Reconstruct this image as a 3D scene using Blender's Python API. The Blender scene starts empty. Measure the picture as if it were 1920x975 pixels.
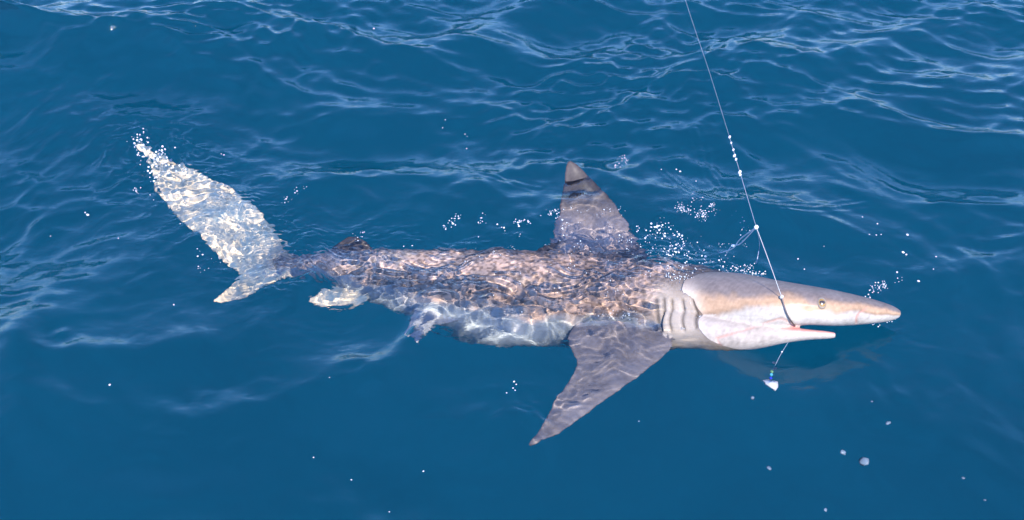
import bpy, bmesh, math, random
import numpy as np
from mathutils import Vector, Matrix
from mathutils.kdtree import KDTree

rng = np.random.default_rng(7)
random.seed(7)
scene = bpy.context.scene
R = math.radians

# ------------------------------------------------------------------ camera
CAM_H, PITCH, HFOV = 2.0, 42.0, 50.0     # metres, degrees
UNITS = 10.0                             # one Blender unit is a decimetre (scale_length below)
scene.unit_settings.system = 'METRIC'
scene.unit_settings.scale_length = 1 / UNITS
cam_data = bpy.data.cameras.new('camera')
cam = bpy.data.objects.new('camera', cam_data)
scene.collection.objects.link(cam)
cam.location = (0, 0, CAM_H * UNITS)
cam.rotation_euler = (R(90 - PITCH), 0, 0)
cam_data.angle = R(HFOV)
cam_data.clip_start = 0.02
cam_data.clip_end = 20000
scene.camera = cam

# ------------------------------------------------------------------ sky and sun
SUN = Vector((0.10, -0.62, 0.78)).normalized()
world = bpy.data.worlds.new('World')
scene.world = world
world.use_nodes = True
wn = world.node_tree
bg = wn.nodes['Background']
sky = wn.nodes.new('ShaderNodeTexSky')
sky.sky_type = 'NISHITA'
sky.sun_disc = False
sky.sun_elevation = math.asin(SUN.z)
sky.sun_rotation = math.atan2(SUN.x, SUN.y)
sky.air_density = 1.2
sky.dust_density = 0.0
sky.ozone_density = 4.0
tint = wn.nodes.new('ShaderNodeMixRGB'); tint.blend_type = 'MULTIPLY'; tint.inputs[0].default_value = 1
tint.inputs[2].default_value = (.68, .87, 1.24, 1)      # deep clear sea air
wn.links.new(sky.outputs[0], tint.inputs[1]); wn.links.new(tint.outputs[0], bg.inputs[0])
bg.inputs[1].default_value = 0.15

sd = bpy.data.lights.new('sun', 'SUN')
sd.energy = 3.1
sd.angle = R(0.53)
sd.color = (1.0, 0.91, 0.79)
sun = bpy.data.objects.new('sun', sd)
scene.collection.objects.link(sun)
sun.rotation_euler = SUN.to_track_quat('Z', 'Y').to_euler()
sun.location = SUN * 20
sd.cycles.is_caustics_light = True

scene.view_settings.view_transform = 'Standard'
scene.view_settings.look = 'None'
scene.view_settings.exposure = 1.6
scene.view_settings.gamma = 1.0
cy = scene.cycles
cy.max_bounces = 12
cy.diffuse_bounces = 2
cy.glossy_bounces = 3
cy.transmission_bounces = 8
cy.volume_bounces = 3
cy.transparent_max_bounces = 8
cy.caustics_refractive = True
cy.caustics_reflective = False
cy.sample_clamp_indirect = 4.0
cy.blur_glossy = 0.3
cy.use_denoising = True

# ------------------------------------------------------------------ helpers
IOR = 1.333
F_PX = 960 / math.tan(R(HFOV / 2))
cp, sp = math.cos(R(PITCH)), math.sin(R(PITCH))

def at(px, py, z):
    """Plan point (on the 1920 x 975 plan) -> place at height z, sunk places through flat water."""
    dx, dv = (px - 960) / F_PX, (487.5 - py) / F_PX
    d = Vector((dx, cp + dv * sp, -sp + dv * cp)).normalized()
    if z >= 0:
        t = (z - CAM_H) / d.z
        return Vector((0, 0, CAM_H)) + d * t
    p = Vector((0, 0, CAM_H)) + d * (-CAM_H / d.z)
    c = -d.z
    k = 1 / IOR
    n = Vector((0, 0, 1))
    r = d * k + n * (k * c - math.sqrt(1 - k * k * (1 - c * c)))
    return p + r * (z / r.z)

def link(o, parent=None):
    scene.collection.objects.link(o)
    if parent is not None:
        o.parent = parent
    return o

def tag(o, label=None, cat=None, group=None, kind=None):
    if label: o['label'] = label
    if cat: o['category'] = cat
    if group: o['group'] = group
    if kind: o['kind'] = kind
    return o

def mesh_from(name, verts, faces, mat=None, smooth=True):
    me = bpy.data.meshes.new(name)
    me.from_pydata([tuple(v) for v in verts], [], [tuple(f) for f in faces])
    if smooth:
        me.polygons.foreach_set('use_smooth', [True] * len(me.polygons))
    if mat: me.materials.append(mat)
    me.update()
    return me

def mat_nodes(name):
    m = bpy.data.materials.new(name)
    m.use_nodes = True
    nt = m.node_tree
    return m, nt, nt.nodes['Principled BSDF'], nt.nodes['Material Output']

def simple(name, col, rough=0.5, spec=0.5, metallic=0.0, coat=0.0, trans=0.0):
    m, nt, b, o = mat_nodes(name)
    b.inputs['Base Color'].default_value = (*col, 1)
    b.inputs['Roughness'].default_value = rough
    b.inputs['Specular IOR Level'].default_value = spec
    b.inputs['Metallic'].default_value = metallic
    b.inputs['Coat Weight'].default_value = coat
    b.inputs['Transmission Weight'].default_value = trans
    nz = nt.nodes.new('ShaderNodeTexNoise'); nz.inputs['Scale'].default_value = 60
    mx = nt.nodes.new('ShaderNodeMixRGB'); mx.blend_type = 'MULTIPLY'; mx.inputs[0].default_value = 0.25
    mx.inputs[1].default_value = (*col, 1)
    nt.links.new(nz.outputs['Fac'], mx.inputs[2])
    nt.links.new(mx.outputs[0], b.inputs['Base Color'])
    return m

def catmull(P, n):
    P = np.asarray(P, float)
    k = len(P)
    t = np.linspace(0, k - 1, n)
    i = np.clip(np.floor(t).astype(int), 0, k - 2)
    u = (t - i)[:, None]
    def g(j): return P[np.clip(j, 0, k - 1)]
    p0, p1, p2, p3 = g(i - 1), g(i), g(i + 1), g(i + 2)
    return 0.5 * (2 * p1 + (p2 - p0) * u + (2 * p0 - 5 * p1 + 4 * p2 - p3) * u ** 2 + (3 * p1 - p0 - 3 * p2 + p3) * u ** 3)

# ------------------------------------------------------------------ the sea
# spine of the shark (plan x, plan y, height, half width, half height, roll)
SPINE = [
    (1687, 588,  .036, .009, .008, 30),
    (1668, 585,  .040, .028, .018, 30),
    (1628, 581,  .048, .045, .029, 31),
    (1570, 576,  .054, .062, .040, 32),
    (1505, 570,  .052, .073, .048, 33),
    (1440, 571,  .034, .085, .066, 34),
    (1380, 572, -.010, .096, .088, 35),
    (1320, 572, -.064, .106, .112, 36),
    (1250, 568, -.108, .114, .130, 36),
    (1150, 560, -.144, .120, .144, 36),
    (1050, 556, -.154, .120, .154, 36),
    (950,  552, -.142, .112, .152, 37),
    (850,  541, -.134, .098, .136, 38),
    (760,  525, -.124, .080, .108, 40),
    (680,  508, -.110, .060, .077, 43),
    (610,  498, -.098, .041, .046, 47),
    (560,  495, -.088, .032, .034, 53),
    (515,  497, -.080, .024, .024, 60),
]
spine_w = np.array([list(at(p[0], p[1], p[2])) for p in SPINE])
foot = catmull(spine_w[:, :2], 90)
tail_line = catmull(np.array([list(at(x, y, -.03))[:2] for x, y in [(530, 495), (460, 440), (380, 370), (310, 310), (262, 268)]]), 30)
pect_line = catmull(np.array([list(at(x, y, -.05))[:2] for x, y in [(1160, 650), (1120, 710), (1060, 770), (1000, 825)]]), 16)

def seg_dist(X, Y, pts):
    d = np.full(X.shape, 1e9)
    for a, b in pts:
        np.minimum(d, (X - a) ** 2 + (Y - b) ** 2, out=d)
    return np.sqrt(d)

def graded(lo, hi, step, far_lo, far_hi, grow=1.09):
    core = np.arange(lo, hi + step * .5, step)
    def side(end):
        out, s, p = [], step, 0.0
        while p < end:
            s *= grow; p += s; out.append(p)
        return np.array(out)
    return np.concatenate([(lo - side(far_lo))[::-1], core, hi + side(far_hi)])

def waves(X, Y, r, n, lmin, lmax, slope, d0, spread):
    h = np.zeros_like(X); gx = np.zeros_like(X); gy = np.zeros_like(X)
    lam = np.exp(r.uniform(math.log(lmin), math.log(lmax), n))
    ang = d0 + r.normal(0, spread, n)
    ph = r.uniform(0, 2 * math.pi, n)
    s = slope / math.sqrt(n / 2)
    for l, a, p in zip(lam, ang, ph):
        k = 2 * math.pi / l
        A = s / k
        c, q = math.cos(a), math.sin(a)
        arg = k * (c * X + q * Y) + p
        h += A * np.cos(arg)
        sn = A * np.sin(arg)
        gx -= sn * c; gy -= sn * q
    return h, gx, gy

def smooth01(x): 
    x = np.clip(x, 0, 1)
    return x * x * (3 - 2 * x)

def sea_height(X, Y):
    r = np.random.default_rng(104)
    far = smooth01((Y - 1.6) / 1.6)
    # slow meandering of the plan so crests are not straight
    wx, _, _ = waves(X, Y, r, 8, .5, 1.6, .35, 0, 3)
    wy, _, _ = waves(X, Y, r, 8, .5, 1.6, .35, 0, 3)
    Xw, Yw = X + wx * .5, Y + wy * .5
    h1, g1, k1 = waves(Xw, Yw, r, 12, .8, 2.0, .15, R(80), .5)
    h2, g2, k2 = waves(Xw, Yw, r, 22, .22, .8, .235, R(95), .5)
    h3, g3, k3 = waves(Xw, Yw, r, 40, .05, .20, .25, R(88), .5)
    a2 = .58 + .38 * far
    a3 = .32 + .72 * far
    # patchiness of the small chop
    pt, _, _ = waves(X, Y, r, 9, .5, 1.4, 1.0, 0, 3)
    patch = smooth01(.5 + 2.2 * pt / .12 * .12)
    a3 = a3 * (.55 + .6 * patch)
    h = h1 + a2 * h2 + a3 * h3
    gx = g1 + a2 * g2 + a3 * g3
    gy = k1 + a2 * k2 + a3 * k3
    # ripples running out from the shark
    def rings(px, py, rads, amp, wid, a0=None, a1=None):
        nonlocal h
        c = at(px, py, 0)
        rr = np.hypot(X - c.x, Y - c.y)
        th = np.arctan2(Y - c.y, X - c.x)
        m = 1.0
        if a0 is not None:
            mid, half = (a0 + a1) / 2, (a1 - a0) / 2
            dth = np.abs((th - R(mid) + math.pi) % (2 * math.pi) - math.pi)
            m = smooth01((R(half) - dth) / R(25) + .5)
        for q, rad in enumerate(rads):
            rad2 = rad * (1 + .05 * np.sin(2 * th + q) + .03 * np.sin(5 * th + 2 * q))
            e = np.exp(-((rr - rad2) / wid) ** 2)
            h += m * amp * e * (1 - .25 * q)
    rings(440, 590, [.52, .46, .36], .013, .045, -190, 10)
    rings(300, 470, [.42], .012, .05, 150, 300)
    rings(650, 580, [.22, .31], .004, .025, -170, 20)
    rings(1480, 560, [.42, .52], .009, .035, -70, 80)
    def ridge(path, amp, wid):
        nonlocal h
        w = catmull(np.array([list(at(x, y, 0))[:2] for x, y in path]), 70)
        lo, hi = w.min(0) - .1, w.max(0) + .1
        mk = (X > lo[0]) & (X < hi[0]) & (Y > lo[1]) & (Y < hi[1])
        d = seg_dist(X[mk], Y[mk], w)
        h[mk] += amp * (np.exp(-(d / wid) ** 2) + .5 * np.exp(-((d - 2.4 * wid) / wid) ** 2))
    ridge([(1305, 250), (1338, 320), (1385, 375), (1430, 400), (1520, 398), (1620, 380)], .0045, .010)
    ridge([(1230, 300), (1290, 350), (1345, 385)], .003, .008)
    ridge([(1450, 400), (1500, 440), (1512, 470)], .003, .009)
    ridge([(130, 272), (190, 235), (270, 200)], .004, .012)
    ridge([(850, 300), (930, 330), (1010, 350)], .003, .009)
    rings(1560, 570, [.30, .34, .38, .42, .46, .50], .0014, .009, -60, 70)
    rings(640, 560, [.10, .135, .17, .205, .24], .0015, .009, -160, -10)
    rings(600, 440, [.10, .13, .16, .19, .22], .0014, .008, 20, 140)
    rings(290, 290, [.14, .18, .22, .26, .30], .0018, .011, 60, 200)
    rings(960, 720, [.05], -.004, .03)
    rings(130, 640, [.03], -.010, .035)
    rings(1290, 330, [.22], .006, .03, -60, 120)
    # fine ripples stirred up round the shark
    near = np.abs(X) < 2.3
    near &= (Y > .9) & (Y < 4.6)
    f = np.zeros_like(X)
    xn, yn = X[near], Y[near]
    db = seg_dist(xn, yn, foot[::2])
    dt = seg_dist(xn, yn, tail_line[::2])
    dp = seg_dist(xn, yn, pect_line)
    w1, _, _ = waves(xn, yn, r, 12, .05, .3, .6, 0, 3)
    w2, _, _ = waves(xn, yn, r, 12, .05, .3, .6, 0, 3)
    xq, yq = xn + w1, yn + w2
    fa, _, _ = waves(xq, yq, r, 50, .018, .07, 1.0, R(80), 1.0)
    fb, _, _ = waves(xq, yq, r, 30, .06, .16, 1.0, R(75), 1.0)
    fc, _, _ = waves(xq, yq, r, 40, .012, .024, 1.0, R(78), .4)
    pm, _, _ = waves(xn, yn, r, 10, .12, .5, 1.0, 0, 3)
    pm = smooth01(.5 + 14 * pm)
    headx = smooth01((xn - at(1405, 560, 0).x) / .10)          # calm round the head
    gl = at(1318, 604, 0); calm_g = np.exp(-((xn - gl.x) / .10) ** 4 - ((yn - gl.y) / .075) ** 4)
    mb = np.exp(-(db / .15) ** 4) * (1 - .85 * headx) * (1 - .95 * calm_g)
    mt = np.exp(-(dt / .13) ** 2)
    mp = np.exp(-(dp / .12) ** 4)
    halo = np.exp(-(np.minimum(np.minimum(db, dt), dp) / .33) ** 2)
    tip = at(290, 295, 0)
    mtip = np.exp(-(((xn - tip.x) ** 2 + (yn - tip.y) ** 2) / .11 ** 2))
    fine = fa * (mb * (.06 + .14 * pm) + mt * .13 + mp * (.03 + .05 * pm) + mtip * .85 + .022)
    fine += fb * (mb * .045 + mt * .03 + mp * .055 + halo * .035 + mtip * .22 + .032)
    fine += fc * (mt * .40 + mb * .26 + mp * .03 + halo * .012 + mtip * .3)
    f[near] = fine
    lev = np.ones_like(X); lev[near] = 1 - .80 * np.exp(-(np.minimum(np.minimum(db, dt), dp) / .32) ** 2)
    h = h * lev
    gp = at(1290, 545, 0); h += .034 * np.exp(-((X - gp.x) / .17) ** 2 - ((Y - gp.y) / .15) ** 2)
    gp = at(1450, 645, 0); h -= .026 * np.exp(-((X - gp.x) / .16) ** 4 - ((Y - gp.y) / .085) ** 2)
    return h + f, gx, gy

STEP = .0043
xs = graded(-2.15, 2.15, STEP, 400, 400)
ys = graded(1.15, 4.3, STEP, 400, 600)
GX, GY = np.meshgrid(xs, ys)
H, DX, DY = sea_height(GX, GY)
calm = 1 / (1 + (np.hypot(GX, GY) / 60) ** 2)
H *= calm
VX, VY = GX + 0.5 * DX * calm, GY + 0.5 * DY * calm
print('sea z', H.min(), H.max(), GX.shape)
ny, nx = GX.shape
V = np.stack([VX, VY, H], -1).reshape(-1, 3)
idx = np.arange(nx * ny).reshape(ny, nx)
F = np.stack([idx[:-1, :-1], idx[:-1, 1:], idx[1:, 1:], idx[1:, :-1]], -1).reshape(-1, 4)
DEEP = -14.0
# closing sides and bottom so that the sea is one closed body of water
edge = np.concatenate([idx[0, :], idx[1:, -1], idx[-1, -2::-1], idx[-2:0:-1, 0]])
low = V[edge].copy(); low[:, 2] = DEEP
n0 = len(V)
V = np.concatenate([V, low])
ne = len(edge)
li = n0 + np.arange(ne)
FS = np.stack([edge, li, np.roll(li, -1), np.roll(edge, -1)], -1)
me = bpy.data.meshes.new('sea')
me.vertices.add(len(V)); me.vertices.foreach_set('co', V.astype(np.float32).ravel())
quads = np.concatenate([F, FS])
nl = len(quads) * 4 + ne
me.loops.add(nl)
me.loops.foreach_set('vertex_index', np.concatenate([quads.ravel(), li[::-1]]).astype(np.int32))
me.polygons.add(len(quads) + 1)
me.polygons.foreach_set('loop_start', np.concatenate([np.arange(len(quads)) * 4, [len(quads) * 4]]).astype(np.int32))
me.polygons.foreach_set('use_smooth', np.concatenate([np.ones(len(F), bool), np.zeros(ne + 1, bool)]))
me.update(calc_edges=True)
me.validate()

m, nt, b, out = mat_nodes('sea_water')
nt.nodes.remove(b)
refr = nt.nodes.new('ShaderNodeBsdfRefraction')
refr.inputs['IOR'].default_value = IOR; refr.inputs['Roughness'].default_value = 0.0
refr.inputs['Color'].default_value = (1, 1, 1, 1)
refl = nt.nodes.new('ShaderNodeBsdfGlossy'); refl.inputs['Roughness'].default_value = .035
fres = nt.nodes.new('ShaderNodeFresnel'); fres.inputs['IOR'].default_value = IOR
mixs = nt.nodes.new('ShaderNodeMixShader')
nt.links.new(fres.outputs[0], mixs.inputs[0]); nt.links.new(refr.outputs[0], mixs.inputs[1]); nt.links.new(refl.outputs[0], mixs.inputs[2])
nt.links.new(mixs.outputs[0], out.inputs['Surface'])
tc = nt.nodes.new('ShaderNodeTexCoord')
mp_ = nt.nodes.new('ShaderNodeMapping'); mp_.inputs['Scale'].default_value = (1, 1.7, 1)
nz = nt.nodes.new('ShaderNodeTexNoise'); nz.inputs['Scale'].default_value = 55; nz.inputs['Detail'].default_value = 3
nz.inputs['Distortion'].default_value = .4
bp = nt.nodes.new('ShaderNodeBump'); bp.inputs['Strength'].default_value = .28; bp.inputs['Distance'].default_value = .03
nt.links.new(tc.outputs['Object'], mp_.inputs[0]); nt.links.new(mp_.outputs[0], nz.inputs[0])
nt.links.new(nz.outputs['Fac'], bp.inputs['Height']); 
for nd in (refr, refl, fres): nt.links.new(bp.outputs[0], nd.inputs['Normal'])
me.materials.append(m)
sea = link(bpy.data.objects.new('sea', me))
tag(sea, kind='structure')
sea.cycles.is_caustics_caster = True

# the blue that comes back up out of the deep
m, nt, b, out = mat_nodes('deep_water')
nz = nt.nodes.new('ShaderNodeTexNoise'); nz.inputs['Scale'].default_value = 1.1; nz.inputs['Detail'].default_value = 4
rp = nt.nodes.new('ShaderNodeMixRGB')
rp.inputs[1].default_value = (.010, .180, .158, 1); rp.inputs[2].default_value = (.014, .275, .232, 1)
tcd = nt.nodes.new('ShaderNodeTexCoord'); nt.links.new(tcd.outputs['Object'], nz.inputs[0])
nt.links.new(nz.outputs['Fac'], rp.inputs[0]); nt.links.new(rp.outputs[0], b.inputs['Base Color'])
b.inputs['Roughness'].default_value = 1; b.inputs['Specular IOR Level'].default_value = 0
dm = mesh_from('deep_water', [(-380, -380, -3), (380, -380, -3), (380, 560, -3), (-380, 560, -3)], [(0, 1, 2, 3)], m, False)
tag(link(bpy.data.objects.new('deep_water', dm)), kind='structure')

# ------------------------------------------------------------------ the shark
PARTS = []       # (verts, faces, attributes per vertex: part, s, u)

def add_shell(rings, part, svals):
    """rings: list of (n,3) arrays, closed with caps."""
    n = len(rings[0]); k = len(rings)
    v = np.concatenate(rings)
    f = []
    for i in range(k - 1):
        for j in range(n):
            a, c = i * n + j, i * n + (j + 1) % n
            f.append((a, c, c + n, a + n))
    f.append(tuple(range(n))[::-1]); f.append(tuple((k - 1) * n + j for j in range(n)))
    th = np.tile(np.arange(n) / n, k)
    s = np.repeat(np.asarray(svals), n)
    PARTS.append((v, f, np.stack([np.full(len(v), part), s, th], -1)))

def frame(T, roll):
    T = T / np.linalg.norm(T)
    up = np.array([0, math.sin(R(roll)), math.cos(R(roll))])
    D = up - T * np.dot(up, T); D /= np.linalg.norm(D)
    L = np.cross(T, D)
    return T, D, L

NST, NR = 150, 40
sp_ctrl = np.array([[*spine_w[i], p[3], p[4], p[5]] for i, p in enumerate(SPINE)])
sp_d = catmull(sp_ctrl, NST)
sp_s = np.linspace(0, len(SPINE) - 1, NST)
tang = np.gradient(sp_d[:, :3], axis=0)
FR = []
rings_ = []
for i in range(NST):
    T, D, L = frame(-tang[i], sp_d[i, 5])
    FR.append((T, D, L))
    a, bb = sp_d[i, 3], sp_d[i, 4]
    ang = np.arange(NR) / NR * 2 * math.pi          # 0 = right flank, .25 = back, .75 = belly
    c, s_ = np.cos(ang), np.sin(ang)
    e = .9
    cx = np.sign(c) * np.abs(c) ** e; sx = np.sign(s_) * np.abs(s_) ** e
    # flat-bottomed snout and throat
    head = np.clip(1 - sp_s[i] / 6.5, 0, 1)
    below = np.where(sx < 0, 1 + .26 * head, 1.0)
    rings_.append(sp_d[i, :3] + np.outer(cx * a, L) + np.outer(sx * bb * below, D))
add_shell(rings_, 0, sp_s)

def body_pt(s, th, k=1.0):
    """point on the body at spine station s and angle th (turns), k radial factor"""
    i = int(np.clip(round(s / (len(SPINE) - 1) * (NST - 1)), 0, NST - 1))
    ring = rings_[i]
    p = ring[int(round((th % 1) * NR)) % NR]
    c = sp_d[i, :3]
    return Vector(c + (p - c) * k)

# lower jaw
JAW = [  # plan x, y, z, half width, half height
    (1567, 628, .028, .010, .0065),
    (1548, 627, .029, .021, .010),
    (1515, 626, .028, .031, .0135),
    (1475, 625, .024, .043, .021),
    (1430, 625, .018, .057, .032),
    (1380, 624, .004, .070, .043),
    (1320, 619, -.020, .080, .056),
    (1250, 606, -.055, .084, .066),
]
jw = np.array([[*at(p[0], p[1], p[2]), p[3], p[4]] for p in JAW])
# pull the jaw under the middle of the head
jd = catmull(jw, 50)
jt = np.gradient(jd[:, :3], axis=0)
jr = []
for i in range(50):
    T, D, L = frame(-jt[i], 46)
    ang = np.arange(28) / 28 * 2 * math.pi
    c, s_ = np.cos(ang), np.sin(ang)
    flat = np.where(s_ > 0, .75, 1.0)
    cen = jd[i, :3] - L * jd[i, 3] * .4
    jr.append(cen + np.outer(c * jd[i, 3] * .75, L) + np.outer(s_ * jd[i, 4] * 1.15 * flat, D))
add_shell(jr, 1, np.linspace(0, 1, 50))

def fin(part, LE, TE, t0, t1, n=44, m=20, tmin=.0065):
    """LE/TE: matching lists of world points from root to tip."""
    le = catmull(np.array([list(p) for p in LE]), n); te = catmull(np.array([list(p) for p in TE]), n)
    rg = []
    for i in range(n):
        a, b_ = le[i], te[i]
        j = min(max(i, 1), n - 2)
        span = (le[j + 1] + te[j + 1]) - (le[j - 1] + te[j - 1])
        ch = b_ - a
        N = np.cross(ch, span); N /= (np.linalg.norm(N) + 1e-9)
        q = i / (n - 1)
        t = t0 * (1 - q) + t1 * q
        half = m // 2
        x = (1 - np.cos(np.linspace(0, math.pi, half + 1))) / 2
        prof = np.maximum(t * 1.9 * np.sqrt(x + 1e-6) * (1 - x) ** .8, tmin * .5)
        prof[0] = 0; prof[-1] = 0
        up = [a + ch * xx + N * yy for xx, yy in zip(x, prof)]
        dn = [a + ch * xx - N * yy for xx, yy in zip(x[1:-1], prof[1:-1])][::-1]
        rg.append(np.array(up + dn))
    add_shell(rg, part, np.linspace(0, 1, n))

# first dorsal fin
fin(2, [at(1235, 500, -.115), at(1195, 450, -.082), at(1150, 385, -.034), at(1110, 338, .012), at(1084, 310, .042), at(1069, 301, .053)],
       [at(1010, 510, -.12), at(1030, 452, -.095), at(1050, 395, -.050), at(1057, 350, -.002), at(1060, 318, .033), at(1064, 304, .049)], .016, .004)
# free rear tip of the dorsal
fin(2, [at(1090, 470, -.05), at(1060, 455, -.035), at(1030, 458, -.035), at(1008, 468, -.04)],
       [at(1060, 490, -.06), at(1040, 478, -.05), at(1022, 474, -.045), at(1005, 472, -.04)], .006, .003)
# pectoral fin on this side
fin(3, [at(1240, 610, -.075), at(1262, 645, -.055), at(1215, 690, -.045), at(1130, 752, -.045), at(1060, 802, -.050), at(1010, 826, -.056), at(994, 831, -.058)],
       [at(1080, 600, -.095), at(1062, 636, -.075), at(1080, 682, -.062), at(1060, 722, -.058), at(1028, 772, -.058), at(1004, 812, -.060), at(990, 828, -.060)], .012, .004)
# pectoral fin on the far side, hanging down
c0, c1 = sp_d[int(8.0 / 17 * (NST - 1)), :3], sp_d[int(9.6 / 17 * (NST - 1)), :3]
off = lambda p, dy, dz, dx=0: Vector((p[0] + dx, p[1] + dy, p[2] + dz))
fin(3, [off(c0, .04, -.04), off(c0, .12, -.13, -.01), off(c0, .17, -.25, -.08), off(c0, .20, -.36, -.20)],
       [off(c1, .04, -.04), off(c1, .11, -.13, .01), off(c1, .15, -.24, .01), off(c1, .195, -.36, -.07)], .012, .004)
# caudal fin, upper lobe
fin(4, [at(600, 486, -.092), at(552, 482, -.082), at(500, 408, -.066), at(448, 362, -.060), at(390, 328, -.056), at(335, 300, -.050), at(292, 280, -.042), at(262, 264, -.034)],
       [at(560, 512, -.092), at(500, 522, -.082), at(434, 502, -.068), at(388, 456, -.060), at(338, 412, -.058), at(300, 366, -.052), at(286, 312, -.042), at(258, 272, -.032)], .013, .004)
# caudal fin, lower lobe
fin(4, [at(590, 500, -.092), at(540, 514, -.086), at(500, 538, -.080), at(456, 562, -.074), at(412, 571, -.068)],
       [at(530, 478, -.090), at(475, 502, -.084), at(448, 520, -.078), at(420, 544, -.072), at(398, 566, -.068)], .011, .004)
# second dorsal
fin(2, [at(720, 492, -.07), at(704, 470, -.045), at(685, 452, -.022), at(668, 444, -.012)],
       [at(600, 496, -.08), at(612, 474, -.055), at(640, 452, -.028), at(652, 444, -.016)], .007, .004)
# anal fin
fin(5, [at(720, 520, -.14), at(696, 556, -.135), at(664, 574, -.125), at(604, 577, -.115)],
       [at(640, 510, -.14), at(628, 538, -.135), at(600, 543, -.125), at(578, 561, -.115)], .009, .004)
# pelvic fin on this side
fin(6, [at(885, 585, -.15), at(850, 606, -.14), at(806, 612, -.13), at(784, 628, -.12), at(776, 641, -.118)],
       [at(790, 560, -.15), at(788, 586, -.14), at(784, 606, -.13), at(777, 624, -.12), at(772, 640, -.118)], .009, .004)

allv, allf, alla, o0 = [], [], [], 0
for v, f, a in PARTS:
    allv.append(v); alla.append(a)
    allf += [tuple(i + o0 for i in q) for q in f]
    o0 += len(v)
allv = np.concatenate(allv); alla = np.concatenate(alla)
tmp_me = mesh_from('tmp', allv, allf)
bm = bmesh.new(); bm.from_mesh(tmp_me)
bmesh.ops.recalc_face_normals(bm, faces=bm.faces[:])
bm.to_mesh(tmp_me); bm.free()
tmp = link(bpy.data.objects.new('tmp', tmp_me))
rm = tmp.modifiers.new('r', 'REMESH'); rm.mode = 'VOXEL'; rm.voxel_size = .0034; rm.use_smooth_shade = True
sm = tmp.modifiers.new('s', 'SMOOTH'); sm.factor = .5; sm.iterations = 3
dg = bpy.context.evaluated_depsgraph_get()
body_me = bpy.data.meshes.new_from_object(tmp.evaluated_get(dg))
bpy.data.objects.remove(tmp); bpy.data.meshes.remove(tmp_me)
body_me.name = 'shark_body'

# carry station, angle and part over to the joined skin
kd = KDTree(len(allv))
for i, p in enumerate(allv): kd.insert(p, i)
kd.balance()
nv = len(body_me.vertices)
co = np.empty(nv * 3, np.float32); body_me.vertices.foreach_get('co', co); co = co.reshape(-1, 3).astype(float)
no = np.empty(nv * 3, np.float32); body_me.vertices.foreach_get('normal', no); no = no.reshape(-1, 3).astype(float)
near_i = np.array([kd.find(p)[1] for p in co])
A = alla[near_i]
part, s_at, u_at = A[:, 0], A[:, 1], A[:, 2]
# smooth station / height coordinates from the spine itself
cen = sp_d[:, :3]
best = np.zeros(nv, int); bd = np.full(nv, 1e9)
for i in range(NST):
    d = ((co - cen[i]) ** 2).sum(1)
    w = d < bd; bd[w] = d[w]; best[w] = i
Dv = np.array([f[1] for f in FR]); Lv = np.array([f[2] for f in FR]); Tv = np.array([f[0] for f in FR])
rel = co - cen[best]
st = sp_s[best] - (rel * Tv[best]).sum(1) / (np.linalg.norm(tang[best], axis=1) + 1e-9) * (sp_s[1] - sp_s[0])
hd = (rel * Dv[best]).sum(1) / (sp_d[best, 4] + 1e-6)      # -1 belly .. 1 back
ld = (rel * Lv[best]).sum(1) / (sp_d[best, 3] + 1e-6)      # 1 = this flank

# gill slits: five creases with puffed skin between
disp = np.zeros(nv); crease = np.zeros(nv)
isbody = (part < 1.5)
for k, s0 in enumerate([6.62, 6.98, 7.34, 7.66, 7.92]):
    line = s0 + .10 * hd + .05 * np.sin(3 * hd + k)
    dist = (st - line) * .088
    ext = smooth01((.42 - np.abs(hd - .02)) / .12) * isbody * (ld > .3)
    disp -= .006 * ext * np.exp(-(dist / .0045) ** 2)
    disp += .0008 * ext * np.exp(-((dist + .012) / .008) ** 2)
    crease += ext * np.exp(-(dist / .0035) ** 2)
from mathutils.bvhtree import BVHTree
bvh = BVHTree.FromPolygons([tuple(p) for p in co], [tuple(p.vertices) for p in body_me.polygons])
def surf(px, py, off=0.0):
    """place on the skin under a plan point, lifted by off along the skin normal"""
    o_ = Vector((0, 0, CAM_H)); q = at(px, py, 0)
    hit = bvh.ray_cast(o_, (q - o_).normalized())
    if hit[0] is None: return q, Vector((0, 0, 1))
    return hit[0] + hit[1] * off, hit[1]
pink = np.zeros(nv)
for pts, wd, dp_, cw in (
        ([(1606, 606), (1606, 598), (1611, 588), (1626, 577)], .0030, .0030, .8),      # nostril fold
        ([(1345, 634), (1372, 626), (1405, 616), (1440, 604), (1466, 598), (1484, 606)], .0034, .0026, .7),   # thin reddish groove back along the cheek
        ([(1344, 636), (1352, 648)], .003, .002, .6),
        ([(1484, 608), (1520, 611), (1560, 612), (1600, 611)], .0035, .002, .6)):      # lip
    w3 = catmull(np.array([list(surf(*p)[0]) for p in pts]), 40)
    dmin = np.full(nv, 1e9)
    for q in w3: np.minimum(dmin, ((co - q) ** 2).sum(1), out=dmin)
    g_ = np.exp(-dmin / wd ** 2)
    disp -= dp_ * g_; pink = np.maximum(pink, cw * g_)
q = np.array(surf(1487, 613)[0]); pink = np.maximum(pink, .8 * np.exp(-((co - q) ** 2).sum(1) / .010 ** 2))
co2 = co + no * disp[:, None]
body_me.vertices.foreach_set('co', co2.astype(np.float32).ravel())

def fbm(P, r, n, lmin, lmax):
    out_ = np.zeros(len(P))
    for _ in range(n):
        d = r.normal(size=3); d /= np.linalg.norm(d)
        l = math.exp(r.uniform(math.log(lmin), math.log(lmax)))
        out_ += np.cos(P @ d * 2 * math.pi / l + r.uniform(0, 6.28))
    return out_ / math.sqrt(n / 2)

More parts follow.
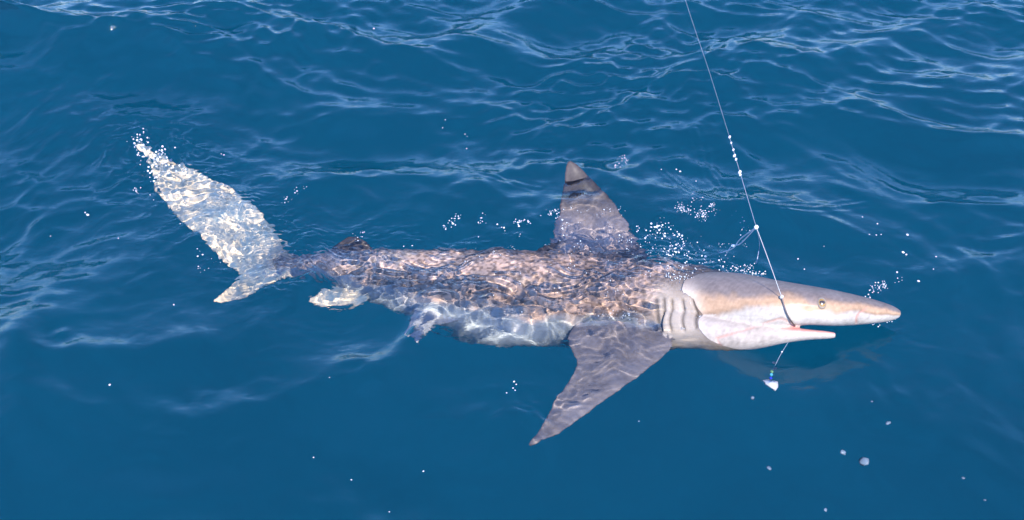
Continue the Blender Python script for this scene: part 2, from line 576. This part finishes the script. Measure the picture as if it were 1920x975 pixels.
rr = np.random.default_rng(3)
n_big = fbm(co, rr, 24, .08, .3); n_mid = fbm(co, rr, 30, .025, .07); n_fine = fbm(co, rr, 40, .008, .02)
mixf = lambda a, b_, t: a * (1 - t[:, None]) + b_ * t[:, None]
back = np.array([.195, .142, .122]); bronze = np.array([.34, .215, .135]); belly = np.array([.64, .56, .48])
finc = np.array([.155, .137, .138]); pale = np.array([.80, .63, .40]); dark = np.array([.040, .033, .034])
hh = hd + .10 * n_big + .05 * n_mid
col = np.tile(back, (nv, 1))
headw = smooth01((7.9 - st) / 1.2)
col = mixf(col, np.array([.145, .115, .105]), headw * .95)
col = mixf(col, np.array([.27, .23, .205]), smooth01((st - 10.5) / 3) * .8)
peach = smooth01(.15 + .5 * n_big + .35 * n_mid) * (1 - headw)  # peach patches paint in the spots lit through the ripples
col = mixf(col, np.array([.42, .275, .20]), peach * .72)
col = mixf(col, bronze, smooth01((.62 - hh) / .35) * (.35 + .65 * headw))
col = mixf(col, belly, smooth01((-.02 + .05 * headw - .42 * np.exp(-((st - 7.3) / .75) ** 2) + .22 * np.exp(-((st - 4.2) / 1.2) ** 2) - hh) / (.34 + .4 * (1 - headw))))
belly_shade = smooth01((.0 - hh) / .45) * (1 - headw)  # blue grey shade and water fade painted over the white belly
col = mixf(col, np.array([.155, .185, .205]), belly_shade * .92)
# dark and light blotches of rippled water light, painted into the back colour
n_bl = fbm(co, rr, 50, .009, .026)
ripple_blot = smooth01(.35 + .75 * n_bl + .2 * n_fine) * (1 - headw) * smooth01((hd + .35) / .4)
col = col * (1 - .58 * ripple_blot[:, None]) * (1 + .5 * (1 - headw)[:, None])  # wet back also lifted in colour to offset light lost through water
# lower jaw
jm = (part == 1)
col[jm] = np.array([.34, .285, .24])
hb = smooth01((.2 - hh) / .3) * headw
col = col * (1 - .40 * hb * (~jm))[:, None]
# fins
for pid, c_ in ((2, np.array([.24, .20, .195])), (3, finc), (4, pale), (5, pale), (6, np.array([.22, .225, .23]))):
    w = (part == pid)
    t_ = smooth01((s_at - (.02 if pid == 3 else .10)) / (.06 if pid == 3 else .15)) * w
    col = mixf(col, c_ * np.ones((nv, 3)), t_)
w = (part == 4); col = mixf(col, back * 1.3, w * smooth01((.30 - s_at) / .3) * .7)
w = (part == 2); col = mixf(col, dark * np.ones((nv, 3)), w * smooth01((s_at - .22) / .28) * .95)  # dark tip, deepened in colour to cancel the brighter light above water
w = (part == 3); col = mixf(col, dark * np.ones((nv, 3)), w * smooth01((s_at - .75) / .25) * .4)
col *= (1 + .06 * n_fine + .07 * n_big + .05 * n_mid)[:, None]
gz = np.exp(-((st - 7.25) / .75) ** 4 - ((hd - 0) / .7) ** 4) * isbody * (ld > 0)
col = mixf(col, np.array([.64, .53, .42]) * np.ones((nv, 3)), gz * .85)  # gill zone painted lighter to make up for dimmer light underwater
col = mixf(col, col * .45, np.clip(crease, 0, 1))
col = mixf(col, np.array([.36, .17, .13]) * np.ones((nv, 3)), pink)
# inside of the mouth
inm = jm & (s_at < .45) & (u_at > .08) & (u_at < .45)
JF = np.clip(.55 - s_at, 0, .55) / .55
col[inm] = col[inm] * .35 + np.array([.55, .20, .17]) * .65
col = np.clip(col, .01, .92)
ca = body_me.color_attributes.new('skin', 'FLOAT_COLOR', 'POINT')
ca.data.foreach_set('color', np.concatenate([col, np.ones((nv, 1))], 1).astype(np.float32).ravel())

m, nt, b, out = mat_nodes('shark_skin')
at_n = nt.nodes.new('ShaderNodeAttribute'); at_n.attribute_name = 'skin'
nz = nt.nodes.new('ShaderNodeTexNoise'); nz.inputs['Scale'].default_value = 240; nz.inputs['Detail'].default_value = 3
tcs = nt.nodes.new('ShaderNodeTexCoord'); nt.links.new(tcs.outputs['Object'], nz.inputs[0])
mr = nt.nodes.new('ShaderNodeMapRange'); mr.inputs[3].default_value = .86; mr.inputs[4].default_value = 1.12
nt.links.new(nz.outputs['Fac'], mr.inputs[0])
mx = nt.nodes.new('ShaderNodeMixRGB'); mx.blend_type = 'MULTIPLY'; mx.inputs[0].default_value = 1
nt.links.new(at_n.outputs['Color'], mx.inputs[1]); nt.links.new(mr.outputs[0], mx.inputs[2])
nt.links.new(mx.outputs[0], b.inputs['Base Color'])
b.inputs['Coat Weight'].default_value = .04; b.inputs['Coat Roughness'].default_value = .25
b.inputs['Roughness'].default_value = .52
b.inputs['Specular IOR Level'].default_value = .12
bp = nt.nodes.new('ShaderNodeBump'); bp.inputs['Strength'].default_value = .3; bp.inputs['Distance'].default_value = .02
nt.links.new(nz.outputs['Fac'], bp.inputs['Height']); nt.links.new(bp.outputs[0], b.inputs['Normal'])
body_me.materials.clear(); body_me.materials.append(m)
body_me.polygons.foreach_set('use_smooth', [True] * len(body_me.polygons))

base = Vector(spine_w[9])
shark = link(bpy.data.objects.new('shark', None)); shark.location = base
tag(shark, 'grey brown shark with pale belly lying at the surface, hooked in the mouth', 'shark')
body = link(bpy.data.objects.new('body', body_me), shark)
body.location = -base
body.cycles.is_caustics_receiver = True
print('shark verts', nv)

# eye
def ball(name, center, axis, radii, mat, parent=None, seg=20, rin=12):
    bm = bmesh.new()
    bmesh.ops.create_uvsphere(bm, u_segments=seg, v_segments=rin, radius=1)
    me = bpy.data.meshes.new(name); 
    rot = axis.to_track_quat('Z', 'X').to_matrix().to_4x4()
    bmesh.ops.transform(bm, matrix=rot @ Matrix.Diagonal((*radii, 1)), verts=bm.verts)
    bm.to_mesh(me); bm.free()
    me.polygons.foreach_set('use_smooth', [True] * len(me.polygons))
    me.materials.append(mat)
    o = bpy.data.objects.new(name, me); link(o, parent)
    o.location = center - (Vector(parent.matrix_basis.translation) if parent else Vector((0, 0, 0)))
    return o
lid_m = simple('eyelid_skin', (.24, .18, .13), .45)
iris_m = simple('eye_gold', (.30, .17, .03), .12, coat=.8)
pup_m = simple('eye_pupil', (.05, .03, .015), .1, coat=1)
ep, en = surf(1541, 568)
eye = ball('eye', ep - en * .003, en, (.0160, .0125, .0075), lid_m, shark)
def sub(o, parent_o):
    o.parent = parent_o; o.location = o.location - parent_o.location
    return o
iris = sub(ball('iris', ep + en * .0002, en, (.0120, .0095, .0058), iris_m, shark), eye)
pupil = sub(ball('pupil', ep + en * .0040, en, (.0056, .0072, .0026), pup_m, shark), eye)

# ------------------------------------------------------------------ fishing tackle
def tube(name, pts, rad, mat, parent=None, n=60, seg=8, taper=None):
    P = catmull(np.array([list(p) for p in pts]), n)
    T = np.gradient(P, axis=0); T /= np.linalg.norm(T, axis=1)[:, None]
    U = np.cross(T, [0.3, 1, .1]); U /= np.linalg.norm(U, axis=1)[:, None]
    W = np.cross(T, U)
    rad = np.broadcast_to(np.asarray(rad, float), (n,)) if taper is None else np.interp(np.linspace(0, 1, n), *taper)
    v, f = [], []
    for i in range(n):
        for j in range(seg):
            a = 2 * math.pi * j / seg
            v.append(P[i] + (U[i] * math.cos(a) + W[i] * math.sin(a)) * rad[i])
    for i in range(n - 1):
        for j in range(seg):
            a, c = i * seg + j, i * seg + (j + 1) % seg
            f.append((a, c, c + seg, a + seg))
    f.append(tuple(range(seg))[::-1]); f.append(tuple((n - 1) * seg + j for j in range(seg)))
    org = Vector(parent.location) if parent is not None else Vector(P[0])
    v = [Vector(q) - org for q in v]
    o = link(bpy.data.objects.new(name, mesh_from(name, v, f, mat)), parent)
    if parent is None: o.location = org
    return o

def at_y(px, py, Y):
    dx, dv = (px - 960) / F_PX, (487.5 - py) / F_PX
    d = Vector((dx, cp + dv * sp, -sp + dv * cp))
    return Vector((0, 0, CAM_H)) + d * (Y / d.y)

line_m = simple('nylon_line', (.50, .58, .66), .3, coat=.3)
lead_m = simple('leader_nylon', (.62, .62, .60), .3)
hook_m = simple('hook_steel', (.16, .12, .11), .35, metallic=.8)
drop_m = simple('wet_white', (.88, .88, .86), .15, coat=.6)

hp, hn = surf(1465, 560, .012)
Yh = hp.y
knot_p = at_y(1418, 426, Yh - .02)
fl = link(bpy.data.objects.new('fishing_line', None)); fl.location = hp
tag(fl, 'thin pale fishing line with white knots running down to the shark', 'fishing line')
top = at_y(1285, 0, Yh - .16); mid = at_y(1368, 258, Yh - .07)
tube('main_line', [top + (top - mid) * 1.6, top, at_y(1330, 135, Yh - .11), mid], .00022, line_m, fl)
tube('main_line', [mid, at_y(1391, 335, Yh - .045), knot_p], .0004, line_m, fl)
tube('leader', [knot_p, at_y(1440, 485, Yh - .01), hp], .0008, lead_m, fl)
for px, py, r_ in ((1368, 257, .0042), (1371, 268, .0030), (1375, 281, .0036), (1377, 292, .0050), (1380, 299, .0040), (1387, 323, .0058), (1388, 328, .0040)):
    t_ = (py - 258) / (426 - 258)
    c = at_y(px, py, Yh - .07 + .05 * t_)
    ball('droplet', c, Vector((.3, -.2, 1)), (r_ * .55, r_ * .55, r_ * .95), drop_m, fl, 10, 7)
ball('knot', knot_p, Vector((.3, -.2, 1)), (.0050, .0045, .0062), drop_m, fl, 12, 8)
ball('knot', hp, Vector((.3, -.2, 1)), (.0042, .0042, .0060), lead_m, fl, 12, 8)
end = at(1352, 478, .004)
for q, dz in ((-1, .0), (1, .0)):
    tube('tag_line', [knot_p, knot_p.lerp(end, .4) + Vector((0, .004 * q, -.006 + .004 * q)), knot_p.lerp(end, .65) + Vector((0, -.005 * q, -.004)), end + Vector((-.01 * q, .006 * q, 0))], .0013, line_m, fl)
ball('knot', knot_p.lerp(end, .62), Vector((-1, .2, -.5)), (.003, .003, .005), drop_m, fl, 10, 7)
tube('line_image', [knot_p, at(1424, 455, .03), at(1421, 480, .012), at(1417, 497, .0)], .0007, line_m, fl)  # added tube drawing the line's faint reflected image on the water

p1, _ = surf(1474, 585, .006); p2, _ = surf(1484, 601, .006); p3, _ = surf(1489, 611, .004)
hk = tube('fish_hook', [hp, p1, p2, p3, p3 + Vector((-.004, .012, -.008)), p3 + Vector((-.014, .016, -.004))], .0019, hook_m, None, 40,
          taper=([0, .8, 1], [.0019, .0019, .0004]))
tag(hk, 'dark steel fish hook caught in the corner of the shark mouth', 'fish hook')

def sea_z(x, y):
    gx_, gy_ = x, y
    for _ in range(3):
        j = int(np.clip(np.searchsorted(xs, gx_), 1, nx - 1)); i = int(np.clip(np.searchsorted(ys, gy_), 1, ny - 1))
        gx_ = x - .5 * DX[i, j]; gy_ = y - .5 * DY[i, j]
    j = int(np.clip(np.searchsorted(xs, gx_), 1, nx - 1)); i = int(np.clip(np.searchsorted(ys, gy_), 1, ny - 1))
    return float(H[i, j])

# bait and beads sinking below the jaw
_p = at(1446, 719, 0)
bz = min(sea_z(_p.x, _p.y), 0) - .030
bait_c = at(1446, 719, bz)
rig = link(bpy.data.objects.new('bait_rig', None)); rig.location = bait_c
tag(rig, 'small white bait strip below blue and green beads under the jaw', 'bait')
out2 = [(1430, 713), (1441, 712), (1452, 714), (1459, 718), (1459, 728), (1455, 733), (1446, 727), (1436, 721)]
vv, ff = [], []
for k, (px, py) in enumerate(out2):
    p = at(px, py, bz) - bait_c
    vv.append(p + Vector((0, 0, .003 + .002 * (k % 2)))); vv.append(p * .92 + Vector((0, 0, -.004)))
nn = len(out2)
vv.append(Vector((0, 0, .006))); vv.append(Vector((0, 0, -.005)))
for k in range(nn):
    a, c = 2 * k, 2 * ((k + 1) % nn)
    ff += [(a, c, 2 * nn), (c + 1, a + 1, 2 * nn + 1), (a, a + 1, c + 1, c)]
bait_m = simple('bait_flesh', (.85, .84, .82), .3, coat=.3)
link(bpy.data.objects.new('bait_strip', mesh_from('bait_strip', vv, ff, bait_m)), rig)
for px, py, c_ in ((1446, 708, (.02, .06, .75)), (1447, 701, (.10, .62, .75)), (1448, 695, (.30, .70, .25))):
    ball('bead', at(px, py, bz + .01), Vector((.1, 1, .3)), (.0042, .0042, .005), simple('bead_glass', c_, .1, coat=1), rig, 12, 8)
tube('trace', [at(1447, 716, bz), at(1448, 700, bz + .01), at(1455, 680, -.02), at(1466, 660, -.008), at(1484, 632, .004)], .00028, line_m, rig)

for o in rig.children: o.cycles.is_caustics_receiver = True

# ------------------------------------------------------------------ foam, bubbles and drifting flecks
def on_sea(px, py, dz=0.0):
    p = at(px, py, 0)
    for _ in range(2):
        z = sea_z(p.x, p.y)
        d = (p - Vector((0, 0, CAM_H)))
        p = Vector((0, 0, CAM_H)) + d * ((z - CAM_H) / d.z)
    return p + Vector((0, 0, dz))

ico = bmesh.new(); bmesh.ops.create_icosphere(ico, subdivisions=1, radius=1)
ICO_V = np.array([v.co[:] for v in ico.verts]); ICO_F = [tuple(v.index for v in f.verts) for f in ico.faces]; ico.free()
ico = bmesh.new(); bmesh.ops.create_icosphere(ico, subdivisions=2, radius=1)
ICO2_V = np.array([v.co[:] for v in ico.verts]); ICO2_F = [tuple(v.index for v in f.verts) for f in ico.faces]; ico.free()

m, nt, b, out = mat_nodes('foam_white')
b.inputs['Base Color'].default_value = (.74, .78, .80, 1); b.inputs['Roughness'].default_value = .18
b.inputs['Transmission Weight'].default_value = .35; b.inputs['IOR'].default_value = 1.2
nzf = nt.nodes.new('ShaderNodeTexNoise'); nzf.inputs['Scale'].default_value = 300
mrf = nt.nodes.new('ShaderNodeMapRange'); mrf.inputs[3].default_value = .1; mrf.inputs[4].default_value = .4
nt.links.new(nzf.outputs['Fac'], mrf.inputs[0]); nt.links.new(mrf.outputs[0], b.inputs['Roughness'])
foam_m = m
fleck_m = simple('fleck_pale', (.30, .40, .47), .4, trans=.25)

def bubbles_mesh(name, items, mat, org):
    v, f = [], []
    for p, r_ in items:
        o_ = len(v)
        e = rng.uniform(.8, 1.2, 3) * r_
        for q in ICO_V: v.append(Vector(q * e) + p - org)
        f += [tuple(i + o_ for i in t) for t in ICO_F]
    return mesh_from(name, v, f, mat)

# froth that nobody could count, along the back and where the tail breaks the surface
def strew(poly, n, spread, rmin, rmax, clump=.0):
    P = catmull(np.array(poly, float), 200); res = []
    while len(res) < n:
        c = P[rng.integers(200)] + rng.normal(0, spread, 2)
        k = 1 + int(rng.exponential(2.2))
        for _ in range(k):
            q = c + rng.normal(0, 4.0, 2)
            r_ = rmin + (rmax - rmin) * rng.random() ** 2.5
            res.append((on_sea(q[0], q[1], r_ * .3), r_ * .72))
    return res
items = []
items += strew([(940, 426), (985, 415), (1040, 402), (1062, 430)], 55, 5, .0012, .0042)
items += strew([(832, 426), (848, 414), (860, 408)], 26, 4, .0014, .004)
items += strew([(902, 418), (908, 408)], 9, 3, .0012, .003)
items += strew([(1055, 455), (1120, 440), (1190, 450), (1215, 470)], 70, 13, .0010, .0034)
items += strew([(1196, 436), (1230, 425), (1262, 440), (1290, 470)], 120, 12, .0010, .0046)
items += strew([(1215, 455), (1275, 480), (1335, 490), (1395, 510), (1418, 524)], 260, 11, .0010, .0038)
items += strew([(1330, 520), (1385, 530), (1410, 535)], 130, 18, .0008, .0030)
items += strew([(900, 500), (1050, 500), (1200, 520), (1330, 560)], 170, 34, .0007, .0022)
items += strew([(1120, 590), (1165, 582), (1200, 590)], 40, 10, .0008, .0022)
items += strew([(1310, 470), (1350, 462), (1380, 440), (1400, 420)], 40, 16, .0008, .0026)
items += strew([(1395, 508), (1330, 508), (1275, 516), (1258, 526)], 130, 7, .0007, .0030)
items += strew([(1290, 518), (1278, 540), (1285, 565), (1306, 590)], 60, 4, .0006, .0020)
items += strew([(1062, 385), (1090, 392), (1130, 395), (1160, 402)], 40, 7, .0007, .0024)
items += strew([(1632, 546), (1655, 538), (1692, 526)], 48, 4, .0014, .0040)
items += strew([(524, 377), (548, 365), (570, 356)], 20, 2, .0010, .0030)
items += strew([(645, 452), (670, 444), (690, 438)], 12, 2, .0010, .0026)
items += strew([(255, 268), (275, 280), (300, 296), (335, 315)], 190, 10, .0012, .0066)
items += strew([(285, 325), (290, 330)], 10, 4, .002, .006)
items += strew([(245, 355), (270, 365), (300, 370)], 10, 8, .0012, .003)
items += strew([(1620, 606), (1655, 604), (1684, 594)], 26, 2.5, .0010, .0028)
items += strew([(370, 480), (400, 500), (430, 480)], 14, 14, .001, .0024)
org = on_sea(1200, 480)
fo = link(bpy.data.objects.new('foam', bubbles_mesh('foam', items, foam_m, org))); fo.location = org
tag(fo, 'white froth of tiny bubbles along the shark back and tail', 'foam', kind='stuff')

# lacy foam patches
for pts, n, lab in (([(1272, 388), (1283, 390), (1294, 393)], 60, 'small oval patch of lacy white foam behind the dorsal fin'),
               ([(1306, 408), (1312, 399), (1325, 393), (1338, 388), (1318, 404), (1322, 412)], 90, 'hook shaped patch of lacy white foam behind the shark back'),
               ([(1299, 369), (1306, 368)], 22, 'tiny round patch of foam near the oval foam patch'),
               ([(1160, 298), (1168, 300), (1174, 304)], 30, 'bright foam clump beyond the dorsal fin tip')):
    it = strew(pts, n, 3.0, .0010, .0028)
    og = on_sea(*pts[1])
    o = link(bpy.data.objects.new('foam_patch', bubbles_mesh('foam_patch', it, foam_m, og))); o.location = og
    tag(o, lab, 'foam', kind='stuff')

# single bubbles one can count
BUB = [(701, 54, .0050), (165, 404, .0075), (160, 399, .004), (420, 291, .0038), (415, 289, .003), (206, 722, .0045), (222, 447, .003),
       (835, 225, .003), (872, 252, .003), (876, 256, .002), (830, 240, .003), (875, 279, .0035), (1268, 318, .004), (1275, 322, .005), (1645, 420, .004),
       (1617, 407, .003), (1630, 440, .003), (1643, 441, .003), (1652, 440, .003), (1701, 441, .006), (1693, 474, .0065), (1699, 478, .005), (1722, 528, .006),
       (1496, 486, .004), (1508, 505, .003), (964, 716, .0042), (968, 721, .003), (962, 728, .003), (966, 732, .0026), (950, 737, .0028), (1466, 660, .004),
       (371, 481, .004), (380, 478, .004), (326, 572, .004), (372, 500, .003), (618, 708, .002), (588, 858, .0028), (659, 900, .003), (794, 884, .0034), (730, 960, .0024), (1198, 790, .002),
       (95, 443, .0025), (338, 420, .003), (264, 352, .003), (1395, 415, .004), (1388, 418, .003), (1392, 408, .003), (1755, 482, .004), (1750, 505, .003), (757, 462, .003), (773, 461, .003),
       (1240, 318, .003), (1305, 340, .003), (1545, 462, .002), (1240, 470, .0035)]
src = None
for px, py, r_ in BUB:
    p = on_sea(px, py, r_ * .3)
    if src is None:
        v = [q * (.86 + .28 * rng.random()) * [1, 1, .75] for q in ICO2_V]
        src = mesh_from('bubble', v, ICO2_F, foam_m)
    o = link(bpy.data.objects.new('bubble', src)); o.location = p; o.scale = (r_ * .5, r_ * .62, r_ * .5); o.rotation_euler = (0, 0, rng.uniform(0, 6))
    if px < 480: w_ = 'tiny white bubble floating beside the pale tail fin'
    elif py > 840: w_ = 'tiny white speck of foam on open water beyond the pectoral fin'
    elif px > 1590: w_ = 'small white bubble floating off the tip of the snout'
    elif py < 100: w_ = 'lone bright bubble on the dark wave far beyond the tail'
    elif 940 < px < 980 and py > 700: w_ = 'tiny bubble in the little cluster behind the pectoral fin'
    elif py > 640: w_ = 'lone white bubble floating between pectoral fin and jaw'
    elif px < 900 and py > 400: w_ = 'tiny bubble where the second dorsal fin breaks the surface'
    elif px < 900: w_ = 'tiny bubble on rippled water between tail and dorsal fin'
    elif px > 1360: w_ = 'tiny bubble on the water beside the fishing line'
    else: w_ = 'tiny bubble drifting on the far side of the dorsal fin'
    tag(o, w_, 'bubble', 'single bubbles: ' + w_)

# pale flecks drifting below the surface
def fleck(name, px, py, z, r_, label, group):
    v = [q * (.75 + .5 * rng.random()) * r_ * [1, 1, .45] for q in ICO2_V]
    o = link(bpy.data.objects.new(name, mesh_from(name, v, ICO2_F, fleck_m))); _p = at(px, py, 0); o.location = at(px, py, min(sea_z(_p.x, _p.y), 0) + z)
    o.rotation_euler = (rng.uniform(-.6, .6), rng.uniform(-.6, .6), rng.uniform(0, 6))
    o.cycles.is_caustics_receiver = True
    tag(o, label, 'fleck', group)
fleck('drifting_fleck', 1621, 861, -.02, .0115, 'largest pale round fleck drifting alone under clear blue water', None)
for px, py, r_ in ((1582, 845, .0065), (1444, 872, .0062), (1665, 792, .0060), (1808, 892, .004), (1412, 744, .0045), (1550, 948, .004), (1635, 754, .003), (1849, 932, .003), (1452, 676, .005), (1455, 689, .004)):
    fleck('drifting_fleck', px, py, -.015, r_, 'small pale fleck drifting under the blue water', 'small flecks drifting under the water')

# ------------------------------------------------------------------ metres to decimetre units
for o in scene.objects:
    if o.parent is None and o.type in {'MESH', 'EMPTY'}:
        o.location = o.location * UNITS
        o.scale = o.scale * UNITS
